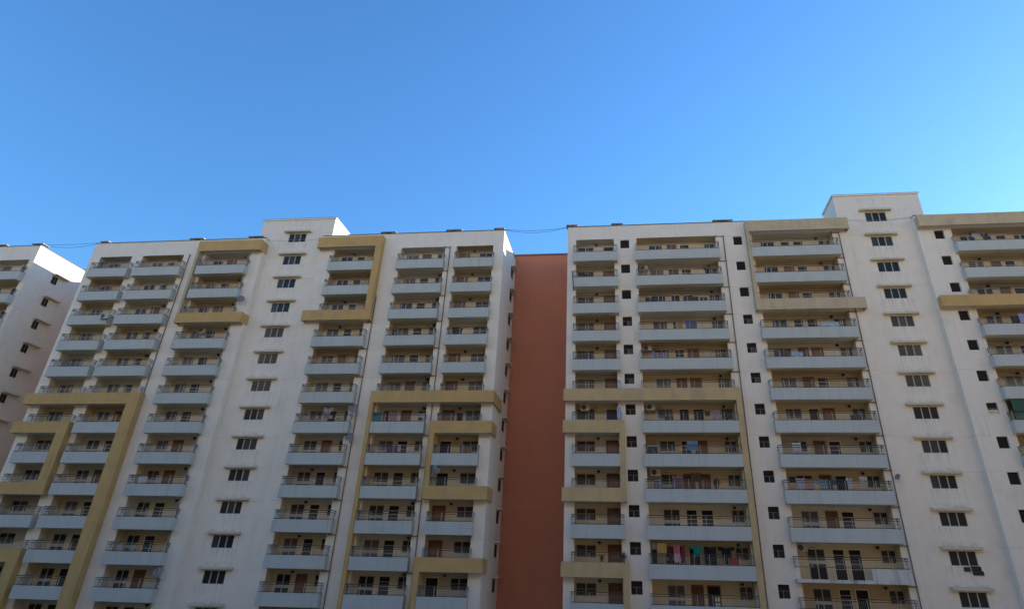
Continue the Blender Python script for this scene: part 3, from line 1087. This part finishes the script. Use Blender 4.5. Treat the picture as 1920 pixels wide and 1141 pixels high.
C('cloth', 'white and violet cloth over a railing at the right edge', 'cloth', 'R', 4, 37.4, 38.1, 1.25, 2.15, -.02, (.55, .52, .58), shape='floral', col2=(.18, .12, .35))
C('cloth', 'pale blue cloth bulging at the right end of the narrow balcony', 'cloth', 'R', 7, -1.3, -.92, 1.3, 2.4, -.05, (.42, .44, .55))
# --- laundry, left building
C('towel', 'teal towel at the left end of a balcony under the long ochre band', 'towel', 'L', 7, -25.95, -25.05, 1.15, 2.1, .3, (.06, .24, .23))
C('towel', 'salmon pink towel right of the teal towel', 'towel', 'L', 7, -24.35, -23.5, 1.25, 2.1, .3, (.48, .24, .19))
C('cloth', 'maroon cloth between the teal and salmon pink towels', 'cloth', 'L', 7, -24.98, -24.42, 1.2, 1.9, .6, (.10, .03, .05))
C('cloth', 'white cloth at the right end of the teal towel balcony', 'cloth', 'L', 7, -21.25, -20.6, 1.55, 1.95, .4, (.55, .54, .52))
C('cloth', 'narrow white cloth one floor below the salmon pink towel', 'cloth', 'L', 8, -23.02, -22.68, 1.3, 1.98, .5, (.60, .58, .56))
C('bedsheet', 'dull purple sheet left of a narrow white cloth', 'sheet', 'L', 8, -24.2, -23.1, 1.15, 1.95, .85, (.13, .08, .11))
C('shirt', 'pinkish grey shirt hung high among pale pots', 'shirt', 'L', 7, -31.5, -30.4, 1.5, 2.62, .5, (.40, .30, .30), shape='shirt')
C('cloth', 'white cloth over the railing of a lower left balcony', 'cloth', 'L', 9, -49.2, -48.2, 1.12, 1.75, -.02, (.50, .47, .46), shape='sarong')
C('cloth', 'white cloth hung beside a railing post near the bottom left', 'cloth', 'L', 11, -49.4, -48.85, 1.2, 1.8, .3, (.52, .52, .55))
# --- more washing and clutter
C('garment', 'black garment near the left of the third-highest wide balcony', 'garment', 'R', 3, 1.95, 2.75, 1.15, 1.75, .35, (.02, .02, .025))
C('cloth', 'wide navy cloth low behind the railing of the third-highest wide balcony', 'cloth', 'R', 3, 5.85, 7.4, 1.15, 1.72, .4, (.03, .035, .06), shape='floral', col2=(.06, .06, .08))
C('garment', 'dark garment right of the wide navy cloth', 'garment', 'R', 3, 7.55, 8.3, 1.15, 1.66, .4, (.04, .03, .035), shape='trousers')
C('garment', 'black shirt at the right of the second-highest wide balcony', 'shirt', 'R', 2, 8.2, 9.0, 1.3, 2.0, .4, (.03, .025, .03), shape='shirt')
C('bedsheet', 'mauve and white patterned sheet beside an air conditioner, fifth wide balcony', 'sheet', 'R', 5, 2.2, 3.9, 1.15, 1.85, .45, (.20, .12, .15), shape='floral', col2=(.42, .36, .38))
C('cloth', 'small bright white cloth on the right of the fifth wide balcony', 'cloth', 'R', 5, 7.75, 8.05, 1.35, 1.75, .3, (.62, .62, .62))
C('garment', 'dark blue clothes bundled on the fifth narrow balcony from the top', 'garment', 'R', 5, -5.2, -3.6, 1.12, 1.7, .35, (.04, .045, .075), shape='floral', col2=(.08, .07, .09))
C('cloth', 'dark patterned cloth at the left of the balcony with a pale blue towel', 'cloth', 'R', 5, 14.2, 15.5, 1.2, 1.95, .5, (.05, .045, .055), shape='floral', col2=(.14, .12, .13))
C('cloth', 'white cloth hung high on the top right balcony', 'cloth', 'R', 1, 35.9, 36.7, 1.75, 2.2, .5, (.60, .58, .56))
C('garment', 'dark garment beside the white cloth on the top right balcony', 'garment', 'R', 1, 36.8, 37.5, 1.2, 2.1, .5, (.03, .035, .045), shape='shirt')
C('garment', 'dark coat at the left end of the top left balcony', 'coat', 'L', 1, -64.0, -63.5, 1.15, 2.35, .9, (.02, .02, .02))
C('towel', 'grey towel on the fifth balcony of the leftmost column', 'towel', 'L', 5, -63.2, -62.3, 1.15, 1.85, .4, (.16, .17, .19))
C('garment', 'black trousers left of a doorway, fourth balcony left of the long drainpipe', 'trousers', 'L', 4, -25.4, -24.8, 1.15, 2.0, .6, (.02, .02, .022), shape='trousers')
C('garment', 'dark shirt on the fourth balcony beside the terracotta wall', 'shirt', 'L', 4, -18.4, -17.6, 1.15, 1.95, .5, (.035, .03, .03), shape='shirt')
C('towel', 'brown towel on the eighth balcony beside the terracotta wall', 'towel', 'L', 8, -16.7, -15.5, 1.15, 1.9, .4, (.26, .15, .06))
C('garment', 'black coat hung at the railing between two ochre bands near the terracotta wall', 'coat', 'L', 7, -17.3, -16.7, 1.15, 2.0, .4, (.018, .018, .02))
C('cloth', 'dark cloth along the railing between two ochre bands near the terracotta wall', 'cloth', 'L', 7, -16.4, -15.4, 1.2, 1.6, .3, (.04, .045, .05), shape='floral', col2=(.22, .22, .22))
# --- pots and plants
for i, (x, lb) in enumerate(((-33.0, 'leftmost of four pale pots on the hanging shirt balcony'), (-31.85, 'pale pot just left of the pinkish grey shirt'), (-30.4, 'pale pot just right of the pinkish grey shirt'), (-29.75, 'rightmost of four pale pots on the hanging shirt balcony'))):
    pot_plant(lb, 'L', 7, x, 1.5, .3, 1.05, POT, 14)
    mb = MB()
    mb.box(x - .17, x + .17, at('L', 7)[0] + .1, at('L', 7)[0] + .48, at('L', 7)[1] + 1.44, at('L', 7)[1] + 1.497, STEEL)
    tag(mb.build('pot_shelf'), 'thin steel shelf under the pot that is the ' + ['leftmost of four', 'second of four from the left', 'third of four from the left', 'rightmost of four'][i], 'shelf')
for (x, d, s_, lb) in ((-4.3, .5, 1.9, 'big dark leafy plant on a narrow balcony second from the top'), (-3.75, .5, 1.5, 'smaller dark plant right of the big leafy one')):
    pot_plant(lb, 'R', 2, x, PH + .01 - .5, d, s_, POT2, 90)
for (x, s_, lb) in ((-2.95, 1.1, 'dark spiky plant above a weathered band near a brown door'), (-1.05, 1.3, 'straggly plant reaching past the end of a narrow balcony')):
    pot_plant(lb, 'R', 11, x, 1.16, .4, s_, POT2, 50)
y, zb = at('R', 8)
t = thing('storage_cabinet', 'dark cabinet with pale top in the corner left of the blue cloth', 'cabinet', (1.95, y + 1.2, zb + FLO))
mb = MB()
mb.box(-.42, .42, -.25, .25, 0, 1.72, cmat((.05, .045, .04)))
mb.build('body', t)
mb = MB()
mb.box(-.46, .46, -.29, .29, 1.721, 1.80, FRAME)
mb.build('top', t)
for sx in (-.2, .2):
    mb = MB()
    mb.box(sx - .18, sx + .18, -.275, -.251, .1, 1.65, cmat((.07, .06, .055)))
    mb.build('door', t)
mb = MB()
for i in range(12):
    a, b = 6.2832 * i / 12, 6.2832 * (i + 1) / 12
    prof = [(.26, 0), (.27, .1), (.22, .22), (.1, .3), (0, .31)]
    for (r0, z0), (r1, z1) in zip(prof, prof[1:]):
        mb.quad((r0 * math.cos(a), r0 * math.sin(a), z0), (r0 * math.cos(b), r0 * math.sin(b), z0), (r1 * math.cos(b), r1 * math.sin(b), z1), (r1 * math.cos(a), r1 * math.sin(a), z1), POT2)
o = mb.build('basket')
o.location = (2.05, y + 1.2, zb + FLO + 1.801)
tag(o, 'brown domed basket upside down on top of the dark cabinet', 'basket')
pot_plant('green leafy plant behind the railing right of the two brown doors', 'R', 9, 7.45, 1.15, .55, 1.7, POT2, 90)
C('garment', 'black garment at the right end beyond the pale pink towel', 'garment', 'R', 7, 8.75, 9.25, 1.2, 2.3, .7, (.03, .03, .035), shape='shirt')
C('cloth', 'dull green cloth behind the railing left of the black doorways', 'cloth', 'R', 7, 3.2, 4.0, 1.15, 1.6, .4, (.07, .10, .08))
C('garment', 'dark garments bundled low on the seventh balcony right of the small windows', 'garment', 'R', 7, 20.2, 21.4, 1.15, 1.7, .45, (.05, .05, .06), shape='floral', col2=(.12, .10, .10))
C('towel', 'faded brick red towel on the balcony above the long laundry row', 'towel', 'R', 8, 17.0, 17.6, 1.2, 2.0, .45, (.24, .11, .08))
def chair(label, sd, k, x, d, rz=0.0):
    y, zb = at(sd, k)
    t = thing('plastic_chair', label, 'chair', (x, y + d, zb + FLO + .55), None, rz)
    PL = cmat((.55, .54, .52))
    mb = MB()
    mb.box(-.22, .22, -.22, .22, .42, .45, PL)
    mb.build('seat', t)
    mb = MB()
    for i in range(5):
        mb.box(-.2 + .085 * i, -.14 + .085 * i, .19, .215, .452, .88, PL)
    mb.box(-.22, .22, .185, .22, .881, .95, PL)
    mb.build('backrest', t)
    for sx in (-.19, .19):
        for sy in (-.19, .19):
            mb = MB()
            mb.bar((sx * 1.15, sy * 1.15, -.55), (sx, sy, .419), .02, PL, 6)
            mb.build('leg', t)
    for sx in (-.225, .225):
        mb = MB()
        mb.box(sx - .02, sx + .02, -.2, .184, .64, .67, PL)
        mb.bar((sx, -.18, .452), (sx, -.18, .639), .018, PL, 6)
        mb.build('armrest', t)
    return t
chair('white plastic chair on a lower left balcony beside a white cloth', 'L', 9, -47.4, .55, .5)
chair('white plastic chair near the bottom left dish', 'L', 11, -48.2, .6, -.4)
chair('white plastic chair behind the railing next to the floral cloth', 'R', 8, 2.2, .8, .3)
# --- shade net
y, zb = at('R', 7)
mb = MB()
nx, nz = 24, 10
def npt(i, j):
    u, v = i / nx, j / nz
    return (34.35 + 8.1 * u, y + .14 + .10 * math.sin(u * 17) * math.sin(v * 3.1), zb + PH + .03 + 1.86 * v)
for i in range(nx):
    for j in range(nz):
        mb.quad(npt(i, j), npt(i + 1, j), npt(i + 1, j + 1), npt(i, j + 1), NET)
tag(mb.build('shade_net'), 'dark green net closing off a balcony at the right edge', 'net')
# --- cables
def cable(pts, label, sag=.35, r=.022):
    mb = MB()
    for a, b, sg in pts:
        a, b = Vector(a), Vector(b)
        n = 16
        P_ = [a.lerp(b, i / n) + Vector((0, 0, -4 * sg * (i / n) * (1 - i / n))) for i in range(n + 1)]
        for p, q in zip(P_, P_[1:]):
            mb.bar(tuple(p), tuple(q), r, CABLE, 5)
    return tag(mb.build('overhead_cable'), label, 'cable', 'cables between the roofs')
cable([((-13.9, YWL, 47.6), (-6.3, YWR + .1, 47.2), .30)], 'upper black cable across the gap above the terracotta wall')
cable([((-13.9, YWL + .05, 47.58), (-6.3, YWR + .15, 47.18), .52)], 'lower black cable across the gap above the terracotta wall')
cable([((-73.05, YWL, 47.65), (-65.4, YWL, 47.6), .12)], 'upper black cable across the gap at the far left')
cable([((-73.05, YWL + .1, 47.62), (-65.4, YWL + .1, 47.5), .42)], 'lower black cable across the gap at the far left')
cable([((-43.0, YWL - .1, 47.2), (-35.85, YWL - .1, 47.15), .25)], 'thin black cable across the tower front left of the terracotta wall', r=.012)
cable([((23.8, YWR - .1, 46.9), (30.85, YWR - .1, 46.95), .22), ((23.8, YWR - .1, 46.75), (30.85, YWR - .1, 46.95), .3)], 'pair of thin cables across the tower front at the right', r=.012)
cable([((-5.75, YR - .12, 41.3), (-5.55, YR - .1, 38.9), -.12)], 'black cable dangling off the left end of a narrow balcony', r=.05)
